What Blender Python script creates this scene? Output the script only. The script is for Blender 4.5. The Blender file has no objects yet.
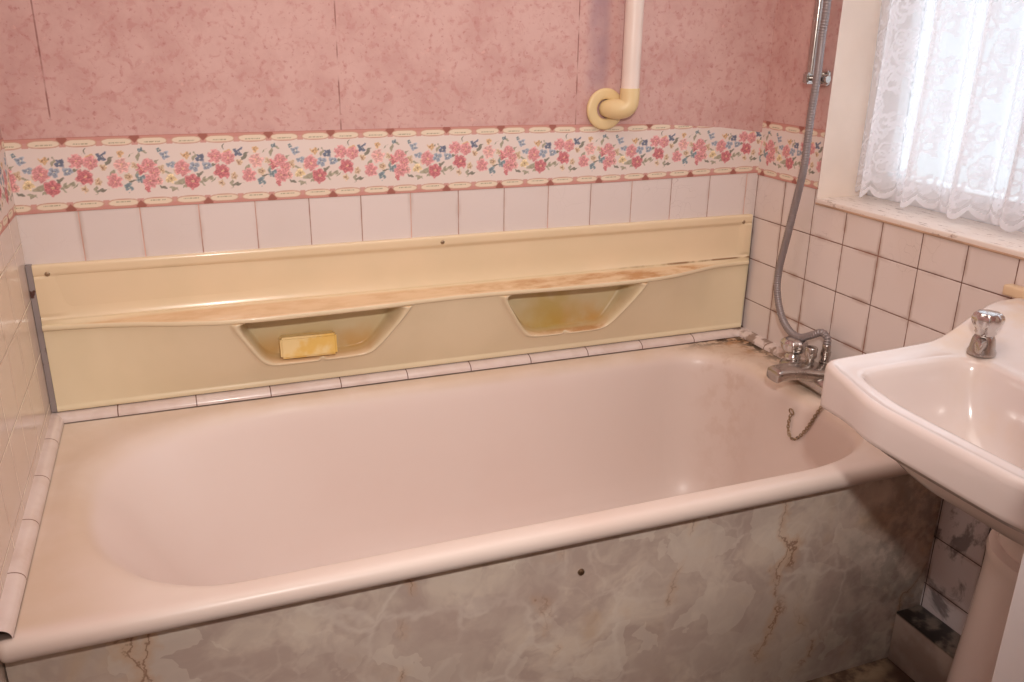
import bpy, bmesh, math, random
import numpy as np
from mathutils import Vector, Matrix

random.seed(7)
rng = np.random.default_rng(11)
PI = math.pi
SC = bpy.context.scene
COL = SC.collection
W = 1.670          # room width, bath wall to bath wall
DEP = 2.12         # room depth
CEIL = 2.38
P = 0.1095         # wall tile pitch

# ------------------------------------------------------------------ helpers
def srgb(r, g, b, a=1.0):
    def f(c):
        c /= 255.0
        return c / 12.92 if c <= 0.04045 else ((c + 0.055) / 1.055) ** 2.4
    return (f(r), f(g), f(b), a)

class NT:
    """small node builder"""
    def __init__(s, name):
        s.m = bpy.data.materials.new(name); s.m.use_nodes = True
        s.t = s.m.node_tree; s.t.nodes.clear()
        s.out = s.t.nodes.new('ShaderNodeOutputMaterial')
        s._pos = None
    def n(s, typ, **kw):
        o = s.t.nodes.new(typ)
        for k, v in kw.items(): setattr(o, k, v)
        return o
    def put(s, sock, v):
        if isinstance(v, bpy.types.NodeSocket): s.t.links.new(v, sock)
        elif isinstance(v, (tuple, list)):
            if len(v) == 3 and sock.type == 'RGBA': v = (*v, 1.0)
            sock.default_value = v
        else: sock.default_value = v
    def pos(s):
        if s._pos is None:
            tc = s.n('ShaderNodeTexCoord'); s._pos = tc.outputs['Object']
            sp = s.n('ShaderNodeSeparateXYZ'); s.put(sp.inputs[0], s._pos)
            s.x, s.y, s.z = sp.outputs
        return s._pos
    def ma(s, op, a, b=0.0, c=None, clamp=False):
        o = s.n('ShaderNodeMath', operation=op); o.use_clamp = clamp
        s.put(o.inputs[0], a); s.put(o.inputs[1], b)
        if c is not None: s.put(o.inputs[2], c)
        return o.outputs[0]
    def ss(s, v, a, b, lo=0.0, hi=1.0):
        o = s.n('ShaderNodeMapRange', interpolation_type='SMOOTHSTEP')
        s.put(o.inputs[0], v); s.put(o.inputs[1], a); s.put(o.inputs[2], b)
        s.put(o.inputs[3], lo); s.put(o.inputs[4], hi)
        return o.outputs[0]
    def mix(s, f, a, b, mode='MIX'):
        o = s.n('ShaderNodeMix', data_type='RGBA', blend_type=mode)
        s.put(o.inputs[0], f); s.put(o.inputs[6], a); s.put(o.inputs[7], b)
        return o.outputs[2]
    def noise(s, scale, detail=2.0, rough=0.5, dist=0.0, vec=None, out=0):
        o = s.n('ShaderNodeTexNoise')
        s.put(o.inputs['Vector'], vec if vec is not None else s.pos())
        o.inputs['Scale'].default_value = scale; o.inputs['Detail'].default_value = detail
        o.inputs['Roughness'].default_value = rough; o.inputs['Distortion'].default_value = dist
        return o.outputs[out]
    def vor(s, scale, feature='F1', vec=None, out=0, rand=1.0):
        o = s.n('ShaderNodeTexVoronoi', feature=feature)
        s.put(o.inputs['Vector'], vec if vec is not None else s.pos())
        o.inputs['Scale'].default_value = scale
        o.inputs['Randomness'].default_value = rand
        return o.outputs[out]
    def vadd(s, a, b):
        o = s.n('ShaderNodeVectorMath', operation='ADD'); s.put(o.inputs[0], a); s.put(o.inputs[1], b); return o.outputs[0]
    def vmul(s, a, b):
        o = s.n('ShaderNodeVectorMath', operation='MULTIPLY'); s.put(o.inputs[0], a); s.put(o.inputs[1], b); return o.outputs[0]
    def bump(s, h, strength=0.3, dist=0.001):
        o = s.n('ShaderNodeBump'); o.inputs['Strength'].default_value = strength
        o.inputs['Distance'].default_value = dist; s.put(o.inputs['Height'], h); return o.outputs[0]
    def bsdf(s, color, rough=0.5, metal=0.0, normal=None, coat=0.0, sss=0.0, spec=0.5, coat_rough=0.08):
        o = s.n('ShaderNodeBsdfPrincipled')
        s.put(o.inputs['Base Color'], color); s.put(o.inputs['Roughness'], rough)
        s.put(o.inputs['Metallic'], metal); o.inputs['Coat Weight'].default_value = coat
        o.inputs['Coat Roughness'].default_value = coat_rough
        o.inputs['Specular IOR Level'].default_value = spec
        if normal is not None: s.put(o.inputs['Normal'], normal)
        s.t.links.new(o.outputs[0], s.out.inputs[0])
        return o
    def seg(s, a, b, w):
        """mask: 1 near the 3-D segment a-b"""
        a = Vector(a); b = Vector(b); d = b - a
        sub = s.n('ShaderNodeVectorMath', operation='SUBTRACT'); s.put(sub.inputs[0], s.wob()); s.put(sub.inputs[1], tuple(a))
        dt = s.n('ShaderNodeVectorMath', operation='DOT_PRODUCT'); s.put(dt.inputs[0], sub.outputs[0]); s.put(dt.inputs[1], tuple(d / d.length_squared))
        t = s.ma('ADD', dt.outputs['Value'], 0.0, clamp=True)
        sc = s.n('ShaderNodeVectorMath', operation='SCALE'); s.put(sc.inputs[0], tuple(d)); s.put(sc.inputs['Scale'], t)
        s2 = s.n('ShaderNodeVectorMath', operation='SUBTRACT'); s.put(s2.inputs[0], sub.outputs[0]); s.put(s2.inputs[1], sc.outputs[0])
        ln = s.n('ShaderNodeVectorMath', operation='LENGTH'); s.put(ln.inputs[0], s2.outputs[0])
        return s.ss(ln.outputs['Value'], w, w * 0.2)
    def wob(s):
        if not hasattr(s, '_w'):
            nz = s.noise(60, 3, out=1)
            o = s.n('ShaderNodeVectorMath', operation='SUBTRACT'); s.put(o.inputs[0], nz); s.put(o.inputs[1], (.5, .5, .5))
            s._w = s.vadd(s.pos(), s.vmul(o.outputs[0], (.012, .012, .012)))
        return s._w

def link(name, me, mat=None, parent=None):
    o = bpy.data.objects.new(name, me); COL.objects.link(o)
    if mat is not None:
        for m in (mat if isinstance(mat, (list, tuple)) else [mat]): me.materials.append(m)
    if parent is not None: o.parent = parent
    return o
def mesh_of(name, verts, faces, smooth=True, sharp=None, mats=None):
    me = bpy.data.meshes.new(name)
    me.from_pydata([tuple(v) for v in verts], [], faces)
    if mats: 
        for p_, i in zip(me.polygons, mats): p_.material_index = i
    me.update()
    if smooth:
        me.shade_smooth()
        if sharp: me.set_sharp_from_angle(angle=math.radians(sharp))
    return me
def fixn(me):
    bm = bmesh.new(); bm.from_mesh(me); bmesh.ops.recalc_face_normals(bm, faces=bm.faces); bm.to_mesh(me); bm.free()
def grid_mesh(name, V, closed_u=False, closed_v=False, smooth=True):
    """V: (nu,nv,3) array -> quad mesh"""
    nu, nv, _ = V.shape
    me = bpy.data.meshes.new(name)
    iu = np.arange(nu if closed_u else nu - 1); iv = np.arange(nv if closed_v else nv - 1)
    A, B = np.meshgrid(iu, iv, indexing='ij')
    A2 = (A + 1) % nu; B2 = (B + 1) % nv
    F = np.stack([A * nv + B, A2 * nv + B, A2 * nv + B2, A * nv + B2], -1).reshape(-1, 4)
    me.vertices.add(nu * nv); me.vertices.foreach_set('co', V.astype(np.float32).ravel())
    me.loops.add(F.size); me.loops.foreach_set('vertex_index', F.astype(np.int32).ravel())
    me.polygons.add(len(F)); me.polygons.foreach_set('loop_start', np.arange(0, F.size, 4, dtype=np.int32))
    me.update(calc_edges=True); me.validate()
    if smooth: me.shade_smooth()
    return me
def color_attr(me, name, arr):
    a = me.color_attributes.new(name, 'FLOAT_COLOR', 'POINT')
    a.data.foreach_set('color', arr.astype(np.float32).ravel())
def box_bm(bm, x0, x1, y0, y1, z0, z1):
    vs = [bm.verts.new((x, y, z)) for x in (x0, x1) for y in (y0, y1) for z in (z0, z1)]
    for f in ((0,1,3,2), (4,6,7,5), (0,4,5,1), (2,3,7,6), (0,2,6,4), (1,5,7,3)):
        bm.faces.new([vs[i] for i in f])
    return vs
def box(name, x0, x1, y0, y1, z0, z1, mat, parent=None, bevel=0.0, seg=3):
    bm = bmesh.new(); box_bm(bm, x0, x1, y0, y1, z0, z1)
    if bevel: bmesh.ops.bevel(bm, geom=bm.edges[:], offset=bevel, segments=seg, affect='EDGES', profile=.5)
    bmesh.ops.recalc_face_normals(bm, faces=bm.faces)
    me = bpy.data.meshes.new(name); bm.to_mesh(me); bm.free()
    if bevel: me.shade_smooth(); me.set_sharp_from_angle(angle=math.radians(50))
    return link(name, me, mat, parent)
def quad_mesh(name, quads, mats, matlist, kind='structure'):
    """quads: list of 4 corner lists; mats index per quad"""
    V = []; F = []
    for q in quads:
        F.append(tuple(range(len(V), len(V) + 4))); V += q
    me = mesh_of(name, V, F, smooth=False, mats=mats)
    return me
def catmull(pts, n=12):
    P_ = [Vector(p) for p in pts]; P_ = [P_[0] * 2 - P_[1]] + P_ + [P_[-1] * 2 - P_[-2]]
    out = []
    for i in range(1, len(P_) - 2):
        a, b, c, d = P_[i-1:i+3]
        for k in range(n):
            t = k / n
            out.append(.5 * ((2*b) + (c-a)*t + (2*a-5*b+4*c-d)*t*t + (3*b-a-3*c+d)*t**3))
    out.append(P_[-2]); return out
def tube(name, pts, r, mat, parent=None, ns=14, ribs=None, caps=True, flat=None):
    """pts list of Vectors; r float or list; ribs=(pitch,depth)"""
    pts = [Vector(p) for p in pts]
    L = [0.0]
    for i in range(1, len(pts)): L.append(L[-1] + (pts[i] - pts[i-1]).length)
    V = []; up = None
    for i, p in enumerate(pts):
        t = (pts[min(i+1, len(pts)-1)] - pts[max(i-1, 0)]).normalized()
        if up is None:
            up = Vector((0, 0, 1)) if abs(t.z) < .9 else Vector((0, 1, 0))
        a = (up - t * up.dot(t)).normalized(); up = a; b = t.cross(a)
        rr = r[i] if isinstance(r, (list, tuple)) else r
        if ribs: rr *= 1 + ribs[1] * math.cos(2 * PI * L[i] / ribs[0])
        V.append([tuple(p + (a * math.cos(2*PI*k/ns) + b * math.sin(2*PI*k/ns)) * rr) for k in range(ns)])
    V = np.array(V); me = grid_mesh(name, V, closed_v=True)
    if caps:
        bm = bmesh.new(); bm.from_mesh(me); bm.verts.ensure_lookup_table()
        bm.faces.new([bm.verts[k] for k in range(ns)]); n0 = (len(pts)-1)*ns
        bm.faces.new([bm.verts[n0 + k] for k in range(ns)])
        bmesh.ops.recalc_face_normals(bm, faces=bm.faces)
        bm.to_mesh(me); bm.free()
    me.shade_smooth(); me.set_sharp_from_angle(angle=math.radians(60))
    return link(name, me, mat, parent)
def lathe(name, prof, mat, parent=None, loc=(0,0,0), axis='Z', ns=48, lobes=None, rot=None, sharp=40):
    """prof: (r,z) list, lobes=(n, amp fn(z))"""
    V = []
    for r, z in prof:
        row = []
        for k in range(ns):
            a = 2*PI*k/ns; rr = r
            if lobes: rr = r * (1 + lobes[1](z) * math.cos(lobes[0]*a))
            row.append((rr*math.cos(a), rr*math.sin(a), z))
        V.append(row)
    V = np.array(V); me = grid_mesh(name, V, closed_v=True)
    bm = bmesh.new(); bm.from_mesh(me); bmesh.ops.remove_doubles(bm, verts=bm.verts, dist=1e-6)
    bmesh.ops.holes_fill(bm, edges=[e for e in bm.edges if e.is_boundary], sides=0)
    bmesh.ops.recalc_face_normals(bm, faces=bm.faces)
    if rot is not None: bmesh.ops.rotate(bm, verts=bm.verts, matrix=rot)
    bmesh.ops.translate(bm, verts=bm.verts, vec=loc)
    bm.to_mesh(me); bm.free(); me.shade_smooth(); me.set_sharp_from_angle(angle=math.radians(sharp))
    return link(name, me, mat, parent)
def tag(o, label, cat, group=None):
    o['label'] = label; o['category'] = cat
    if group: o['group'] = group
    return o
def struct(o, label=None):
    o['kind'] = 'structure'
    if label: o['label'] = label
    return o
def thing(name, label, cat, loc, group=None):
    o = bpy.data.objects.new(name, None); COL.objects.link(o); o.location = loc; o.empty_display_size = .05
    return tag(o, label, cat, group)
def adopt(root):
    """keep world placement of children given in world coordinates"""
    for o in COL.objects:
        if o.parent == root and o.matrix_parent_inverse == Matrix.Identity(4):
            o.matrix_parent_inverse = Matrix.Translation(-Vector(root.location))

def rrect(x0, x1, y0, y1, rad, nc=14, ne=16):
    """closed loop: corners BL(x0,y1) FL(x0,y0) FR(x1,y0) BR(x1,y1), each (rx,ry)"""
    (blx, bly), (flx, fly), (frx, fry), (brx, bry) = rad
    cs = [(x0+blx, y1-bly, blx, bly, 90), (x0+flx, y0+fly, flx, fly, 180), (x1-frx, y0+fry, frx, fry, 270), (x1-brx, y1-bry, brx, bry, 0)]
    pts = []
    for i, (cx, cy, rx, ry, a0) in enumerate(cs):
        for k in range(nc + 1):
            a = math.radians(a0 + 90*k/nc); pts.append((cx + rx*math.cos(a), cy + ry*math.sin(a)))
        nx = cs[(i+1) % 4]; a = math.radians(nx[4]); q = (nx[0] + nx[2]*math.cos(a), nx[1] + nx[3]*math.sin(a)); p = pts[-1]
        for k in range(1, ne): pts.append((p[0] + (q[0]-p[0])*k/ne, p[1] + (q[1]-p[1])*k/ne))
    return np.array(pts)
def smooth01(t): t = np.clip(t, 0, 1); return t*t*(3-2*t)

# ------------------------------------------------------------------ materials
def plain(name, col, rough=.5, metal=0., coat=0., bumpy=0., spec=.5, var=.06):
    t = NT(name); t.pos()
    n = t.noise(9, 3)
    c = t.mix(t.ss(n, .35, .7), col, tuple(v*(1-var) for v in col[:3]))
    nm = t.bump(t.noise(120, 2), bumpy, .0006) if bumpy else None
    t.bsdf(c, rough, metal, nm, coat, spec=spec); return t.m

def tile_mat(name, axis, u0, zref, base, grout, rows=True, grime=0.0, dark=0.0, pitch=P):
    t = NT(name); t.pos(); u = t.x if axis == 'x' else t.y
    def line(c, off, w):
        f = t.ma('DIVIDE', t.ma('SUBTRACT', c, off), pitch)
        fr = t.ma('FRACT', t.ma('ADD', f, 100.0))
        d = t.ma('MULTIPLY', t.ma('MINIMUM', fr, t.ma('SUBTRACT', 1.0, fr)), pitch)
        return d, t.ma('FLOOR', t.ma('ADD', f, 100.0))
    du, iu = line(u, u0, 0)
    dz, iz = line(t.z, zref, 0)
    d = t.ma('MINIMUM', du, dz) if rows else du
    wn = t.noise(45, 3)
    d2 = t.ma('ADD', d, t.ma('MULTIPLY', t.ma('SUBTRACT', wn, .5), .0012))
    g = t.ss(d2, .0016, .0006)
    cb = t.n('ShaderNodeCombineXYZ'); t.put(cb.inputs[0], iu); t.put(cb.inputs[1], iz if rows else 0.0)
    wh = t.n('ShaderNodeTexWhiteNoise', noise_dimensions='2D'); t.put(wh.inputs['Vector'], cb.outputs[0])
    c = t.mix(t.ma('MULTIPLY', wh.outputs['Value'], .35), base, tuple(v*.86 for v in base[:3]))
    c = t.mix(t.ma('MULTIPLY', t.ss(t.noise(5, 4), .45, .75), .35), c, tuple(v*f for v, f in zip(base[:3], (.9, .84, .78))))
    # hairline crazing and dirt close to the joints
    cr = t.ss(t.vor(26, 'DISTANCE_TO_EDGE', vec=t.vadd(t.pos(), t.vmul(t.noise(8, 3, out=1), (.15,.15,.15)))), .012, .0)
    c = t.mix(t.ma('MULTIPLY', cr, t.ma('MULTIPLY', t.ss(t.noise(4, 2), .55, .7), .3)), c, srgb(140,112,104))
    halo = t.ma('MULTIPLY', t.ss(d, .010, .001), t.ss(t.noise(14, 3), .4, .75))
    c = t.mix(t.ma('MULTIPLY', halo, .3 + grime), c, srgb(150,112,92))
    if dark:
        dm = t.ma('MULTIPLY', t.ss(t.noise(11, 5, .65, .6), .5, .62), dark)
        c = t.mix(dm, c, srgb(58,46,44))
    gn = t.mix(t.ss(t.noise(7, 3), .4, .65), grout, tuple(min(1, v*1.9) for v in grout[:3]))
    c = t.mix(g, c, gn)
    h = t.ss(d, .0, .0035)
    nm = t.bump(t.ma('ADD', h, t.ma('MULTIPLY', t.noise(16, 2), .10)), .55, .0012)
    t.bsdf(c, t.ss(g, 0, 1, .2, .8), 0, nm, coat=.15); return t.m

M = {}
tile_c = srgb(230, 216, 211)
M['tile_back'] = tile_mat('glazed_tile_back', 'x', .1051, .9244 - P, tile_c, srgb(168,132,120), rows=False)
M['tile_right'] = tile_mat('glazed_tile_right', 'y', -.1129, .817, tile_c, srgb(105,70,56), grime=.35)
M['tile_right_low'] = tile_mat('glazed_tile_low', 'y', -.83, .288, srgb(226,216,218), srgb(45,34,32), grime=.4, dark=.65, pitch=.1135)
M['tile_left'] = tile_mat('glazed_tile_left', 'y', -.09, .867, srgb(224,204,190), srgb(212,188,172), rows=True)

def trim_mat(name, axis, off, pitch=.1535):
    t = NT(name); t.pos(); u = t.x if axis == 'x' else t.y
    f = t.ma('FRACT', t.ma('ADD', t.ma('DIVIDE', t.ma('SUBTRACT', u, off), pitch), 50.0))
    d = t.ma('MULTIPLY', t.ma('MINIMUM', f, t.ma('SUBTRACT', 1.0, f)), pitch)
    g = t.ss(d, .0016, .0006)
    c = t.mix(t.ss(t.noise(12, 4), .4, .7), srgb(228,211,205), srgb(220,199,190))
    edge = t.ss(t.noise(30, 4), .5, .68)
    c = t.mix(t.ma('MULTIPLY', edge, .12), c, srgb(180,146,122))
    mr = t.ma('MULTIPLY', t.ss(t.x, W-.06, W-.02), t.ss(t.noise(35, 4), .46, .6))
    c = t.mix(t.ma('MULTIPLY', mr, .7), c, srgb(112,76,44))
    c = t.mix(g, c, srgb(120,86,72))
    t.bsdf(c, .22, coat=.3); return t.m
M['trim_x'] = trim_mat('quadrant_tile_x', 'x', .43)
M['trim_y'] = trim_mat('quadrant_tile_y', 'y', -.135)
M['gap'] = plain('dark_joint', srgb(52, 38, 32), .8)

def wallpaper():
    t = NT('pink_wallpaper'); t.pos()
    big = t.ss(t.noise(9, 5, .62), .38, .66)
    c = t.mix(t.ma('MULTIPLY', big, .7), srgb(214,176,169), srgb(198,153,147))
    b2 = t.ss(t.noise(55, 4, .6, .5), .50, .64)
    c = t.mix(t.ma('MULTIPLY', b2, .35), c, srgb(190,128,122))
    sp = t.ss(t.noise(110, 3, .55), .58, .70)
    c = t.mix(t.ma('MULTIPLY', sp, .5), c, srgb(178,112,110))
    lt = t.ss(t.noise(48, 3, .55), .34, .27)
    c = t.mix(t.ma('MULTIPLY', lt, .4), c, srgb(232,188,178))
    # seams of the paper drops
    f = t.ma('FRACT', t.ma('ADD', t.ma('DIVIDE', t.ma('SUBTRACT', t.x, .0835), .535), 20.0))
    d = t.ma('MULTIPLY', t.ma('MINIMUM', f, t.ma('SUBTRACT', 1.0, f)), .535)
    d = t.ma('ADD', d, t.ma('MULTIPLY', t.noise(6, 2), .001))
    brk = t.ss(t.noise(5, 3, vec=t.vmul(t.pos(), (1, 1, 3))), .40, .56)
    on = t.ma('MULTIPLY', t.ss(d, .0026, .0010), brk)
    c = t.mix(t.ma('MULTIPLY', on, .75), c, srgb(132,76,68))
    # bluish tint on the paper left of the pipe
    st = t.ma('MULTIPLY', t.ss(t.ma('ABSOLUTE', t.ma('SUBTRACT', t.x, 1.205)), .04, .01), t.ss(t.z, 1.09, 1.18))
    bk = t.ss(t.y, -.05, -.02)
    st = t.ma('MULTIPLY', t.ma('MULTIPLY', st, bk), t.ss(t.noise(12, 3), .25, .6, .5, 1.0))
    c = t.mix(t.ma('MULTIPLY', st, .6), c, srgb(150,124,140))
    nm = t.bump(t.noise(160, 3), .2, .0006)
    t.bsdf(c, .62, 0, nm, spec=.3); return t.m
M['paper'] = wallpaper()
M['plaster'] = plain('cream_painted_plaster', srgb(238,220,206), .55, bumpy=.25)
M['ceiling'] = plain('ceiling_paint', srgb(235,222,212), .8)
M['upvc'] = plain('white_upvc', srgb(238,238,240), .3)
M['door'] = plain('white_door_paint', srgb(240,242,246), .4)

def floor_mat():
    t = NT('dirty_vinyl_floor'); t.pos()
    c = t.mix(t.ss(t.noise(18, 4, .6), .4, .62), srgb(84,62,48), srgb(150,128,104))
    c = t.mix(t.ss(t.noise(6, 3), .45, .62), c, srgb(66,44,34))
    t.bsdf(c, .45); return t.m
M['floor'] = floor_mat()

def tub_mat():
    t = NT('cream_enamel'); t.pos()
    base = srgb(232, 215, 205)
    c = t.mix(t.ss(t.noise(3.2, 4), .4, .7), base, srgb(228,207,196))
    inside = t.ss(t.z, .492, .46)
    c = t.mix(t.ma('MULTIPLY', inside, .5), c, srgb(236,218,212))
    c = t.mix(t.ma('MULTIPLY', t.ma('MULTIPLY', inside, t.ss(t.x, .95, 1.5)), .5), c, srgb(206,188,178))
    # tan limescale on the flat rim, strongest at the back and at the left end
    rim = t.ss(t.z, .470, .492)
    yb = t.ma('MAXIMUM', t.ss(t.y, -.22, -.03), t.ma('MAXIMUM', t.ss(t.x, .20, .03), t.ss(t.x, 1.45, 1.6)))
    n1 = t.ss(t.noise(7, 4, .6), .25, .7)
    front = t.ss(t.y, -.728, -.70)
    c = t.mix(t.ma('MULTIPLY', t.ma('MULTIPLY', t.ma('MULTIPLY', rim, yb), front), t.ma('MULTIPLY_ADD', n1, .35, .3)), c, srgb(208,181,152))
    # brown mould in the tap corner
    cx = t.ma('MULTIPLY', t.ss(t.x, W-.24, W-.03), t.ss(t.y, -.34, -.06))
    e2 = t.ma('MAXIMUM', t.ss(t.x, W-.075, W-.03), t.ss(t.y, -.085, -.035))
    n2 = t.ss(t.noise(24, 5, .65), .36, .66)
    c = t.mix(t.ma('MULTIPLY', t.ma('MULTIPLY', cx, t.ma('MAXIMUM', n2, .35)), .9), c, srgb(168,112,60))
    n3 = t.ss(t.noise(40, 4, .6), .40, .56)
    c = t.mix(t.ma('MULTIPLY', t.ma('MULTIPLY', t.ma('MULTIPLY', t.ss(t.x, W-.26, W-.1), e2), t.ss(t.y, -.34, -.1)), t.ma('MULTIPLY', n3, .95)), c, srgb(54,34,22))
    # dark joint line where rim meets quadrant tiles
    jl = t.ma('MAXIMUM', t.ss(t.y, -.036, -.031), t.ma('MULTIPLY', t.ma('MAXIMUM', t.ss(t.x, .0245, .0205), t.ss(t.x, W-.0245, W-.0205)), t.ss(t.y, -.731, -.727)))
    c = t.mix(t.ma('MULTIPLY', t.ma('MULTIPLY', jl, rim), .75), c, srgb(72,46,34))
    # rust runs under the spout
    for a, b, w, s_ in (((1.548,-.290,.462),(1.552,-.250,.395),.0035,.5), ((1.552,-.250,.395),(1.545,-.240,.352),.003,.5), ((1.545,-.240,.352),(1.545,-.262,.343),.0042,.9)):
        c = t.mix(t.ma('MULTIPLY', t.seg(a, b, w*1.6), s_), c, srgb(140,92,48))
    t.bsdf(c, .36, coat=.10, coat_rough=.22, spec=.38); return t.m
M['tub'] = tub_mat()

def marble():
    t = NT('marbled_bath_laminate'); p = t.pos()
    wv = t.vadd(p, t.vmul(t.noise(3.2, 4, .55, out=1), (.42, .42, .42)))
    wv2 = t.vadd(p, t.vmul(t.noise(7, 4, .55, out=1), (.16, .16, .16)))
    cl = t.ss(t.noise(5.0, 5, .6, .8), .36, .66)
    c = t.mix(cl, srgb(208,190,178), srgb(232,216,200))
    c = t.mix(t.ma('MULTIPLY', t.ss(t.noise(9, 4, .6, vec=wv), .42, .62), .75), c, srgb(194,172,162))
    c = t.mix(t.ma('MULTIPLY', t.ss(t.noise(4.2, 4, .6, .4), .53, .68), .45), c, srgb(214,180,142))
    # angular translucent flakes
    fl = t.vor(11, 'F1', vec=wv2, out=1)
    sx = t.n('ShaderNodeSeparateColor'); t.put(sx.inputs[0], fl)
    c = t.mix(t.ma('MULTIPLY', t.ss(sx.outputs[0], .5, .9), .45), c, srgb(238,226,212))
    e1 = t.ss(t.vor(8.5, 'DISTANCE_TO_EDGE', vec=wv2), .09, .0)
    c = t.mix(t.ma('MULTIPLY', t.ma('MULTIPLY', e1, t.ss(t.noise(6, 2), .42, .62)), .36), c, srgb(246,236,224))
    e3 = t.ss(t.vor(17, 'DISTANCE_TO_EDGE', vec=wv2), .09, .0)
    c = t.mix(t.ma('MULTIPLY', t.ma('MULTIPLY', e3, t.ss(t.noise(5, 2), .45, .64)), .28), c, srgb(242,230,218))
    # rust coloured fissures running upright
    wv3 = t.vmul(t.vadd(p, t.vmul(t.noise(11, 5, .6, out=1), (.13, .13, .13))), (1.0, 1.0, .32))
    e2 = t.vor(3.6, 'DISTANCE_TO_EDGE', vec=wv3)
    br = t.ss(t.noise(9, 3), .42, .60)
    c = t.mix(t.ma('MULTIPLY', t.ma('MULTIPLY', t.ss(e2, .06, .0), br), .45), c, srgb(214,166,118))
    c = t.mix(t.ma('MULTIPLY', t.ma('MULTIPLY', t.ss(e2, .010, .0), br), .6), c, srgb(118,66,44))
    # basin shade and light falloff painted in low right; patchy grime by the wall
    low_shade = t.ma('MULTIPLY', t.ss(t.z, .40, .02), t.ss(t.x, .75, 1.45))
    c = t.mix(t.ma('MULTIPLY', low_shade, .45), c, srgb(72,52,42))
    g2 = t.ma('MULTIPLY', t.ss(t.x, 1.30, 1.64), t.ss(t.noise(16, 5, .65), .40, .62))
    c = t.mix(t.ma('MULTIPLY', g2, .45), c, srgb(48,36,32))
    tp = t.ma('MULTIPLY', t.ss(t.z, .45, .467), t.ss(t.noise(5, 3), .3, .6))
    c = t.mix(t.ma('MULTIPLY', tp, .35), c, srgb(84,60,48))
    t.bsdf(c, .34, coat=.1, spec=.35); return t.m
M['marble'] = marble()

def panel_mat():
    t = NT('primrose_moulded_plastic'); t.pos()
    c = t.mix(t.ss(t.z, .69, .72), srgb(236,219,186), srgb(237,213,178))
    c = t.mix(t.ma('MULTIPLY', t.ss(t.noise(5, 4), .4, .7), .3), c, srgb(216,200,164))
    ge = t.n('ShaderNodeNewGeometry'); sp = t.n('ShaderNodeSeparateXYZ'); t.put(sp.inputs[0], ge.outputs['True Normal'])
    upf = t.ss(sp.outputs[2], .45, .85)
    led = t.ma('MULTIPLY', upf, t.ss(t.y, -.016, -.03))
    n = t.ss(t.noise(22, 5, .65, vec=t.vmul(t.pos(), (.45, 1, 1))), .40, .66)
    c = t.mix(t.ma('MULTIPLY', led, .6), c, srgb(228,188,146))
    c = t.mix(t.ma('MULTIPLY', t.ma('MULTIPLY', led, n), t.ss(t.x, .6, 1.35, .25, .8)), c, srgb(186,124,60))
    # brown line in the ledge corner, to the right
    sc = t.ma('MULTIPLY', t.ma('MULTIPLY', t.ss(t.x, 1.2, 1.5), t.ss(t.ma('ABSOLUTE', t.ma('SUBTRACT', t.z, .7140)), .0032, .001)), t.ss(t.noise(30, 3), .35, .6))
    c = t.mix(t.ma('MULTIPLY', sc, .8), c, srgb(126,80,38))
    # greenish recesses with ochre soap scum
    at = t.n('ShaderNodeAttribute', attribute_name='dish'); dm = at.outputs['Fac']
    c = t.mix(t.ma('MULTIPLY', dm, .55), c, srgb(196,182,138))
    low = t.ss(t.z, .665, .585)
    c = t.mix(t.ma('MULTIPLY', t.ma('MULTIPLY', dm, low), t.ss(t.noise(13, 4), .3, .6, .15, .75)), c, srgb(206,152,62))
    ol = t.ma('MULTIPLY', dm, t.ma('MULTIPLY', t.ss(t.ma('ABSOLUTE', t.ma('SUBTRACT', t.x, 1.10)), .12, .0), t.ss(t.noise(9, 3), .38, .6)))
    c = t.mix(t.ma('MULTIPLY', ol, .6), c, srgb(190,164,74))
    t.bsdf(c, .26, coat=.25, coat_rough=.12, spec=.45); return t.m
M['panel'] = panel_mat()

def chrome(name, c=(.62,.58,.55), r=.14):
    t = NT(name); t.pos()
    cc = t.mix(t.ss(t.noise(40, 4), .5, .75), (*c, 1), tuple(v*.78 for v in c) + (1,))
    t.bsdf(cc, t.ss(t.noise(30, 3), .3, .7, r, r+.08), 1.0); return t.m
M['chrome'] = chrome('worn_chrome', (.50,.46,.43), .2); M['chrome2'] = chrome('bright_chrome', (.66,.64,.63), .10)
M['steel'] = (lambda t: (t.pos(), t.bsdf(srgb(150,140,140), .42, .45), t.m)[-1])(NT('hose_steel'))
M['brass'] = chrome('tarnished_brass', (.40,.30,.20), .35)
M['basin'] = (lambda t: (t.pos(), t.bsdf(t.mix(t.ma('MULTIPLY', t.ma('MULTIPLY', t.ss(t.noise(8, 4, .6), .42, .7), t.ss(t.x, 1.36, 1.5)), .55),
            t.mix(t.ss(t.noise(2.5, 2), .4, .7), srgb(230,218,213), srgb(226,211,206)), srgb(226,196,156)), .20, coat=.30, coat_rough=.08), t.m)[-1])(NT('glazed_vitreous_china'))
M['pvc_white'] = plain('white_plastic_pipe', srgb(240,222,212), .35)
M['pvc_cream'] = plain('yellowed_plastic', srgb(232,206,156), .4)
M['soap'] = (lambda t: (t.pos(), t.bsdf(t.mix(t.ss(t.noise(22, 3), .45, .62), srgb(244,216,156), srgb(238,196,106)), .5), t.m)[-1])(NT('yellow_soap'))
M['sealant'] = (lambda t: (t.pos(), t.bsdf(t.mix(t.ss(t.noise(38, 3), .60, .66), srgb(150,138,136), srgb(84,48,40)), .7), t.m)[-1])(NT('grey_sealant'))
M['sill'] = (lambda t: (t.pos(), t.bsdf(t.mix(t.ss(t.noise(40, 5, .7, vec=t.vmul(t.pos(), (2.2, .6, 1))), .56, .66), srgb(238,224,214), srgb(170,146,132)), .4,
            normal=t.bump(t.noise(50, 4), .5, .001)), t.m)[-1])(NT('cracked_sill_paint'))
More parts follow.
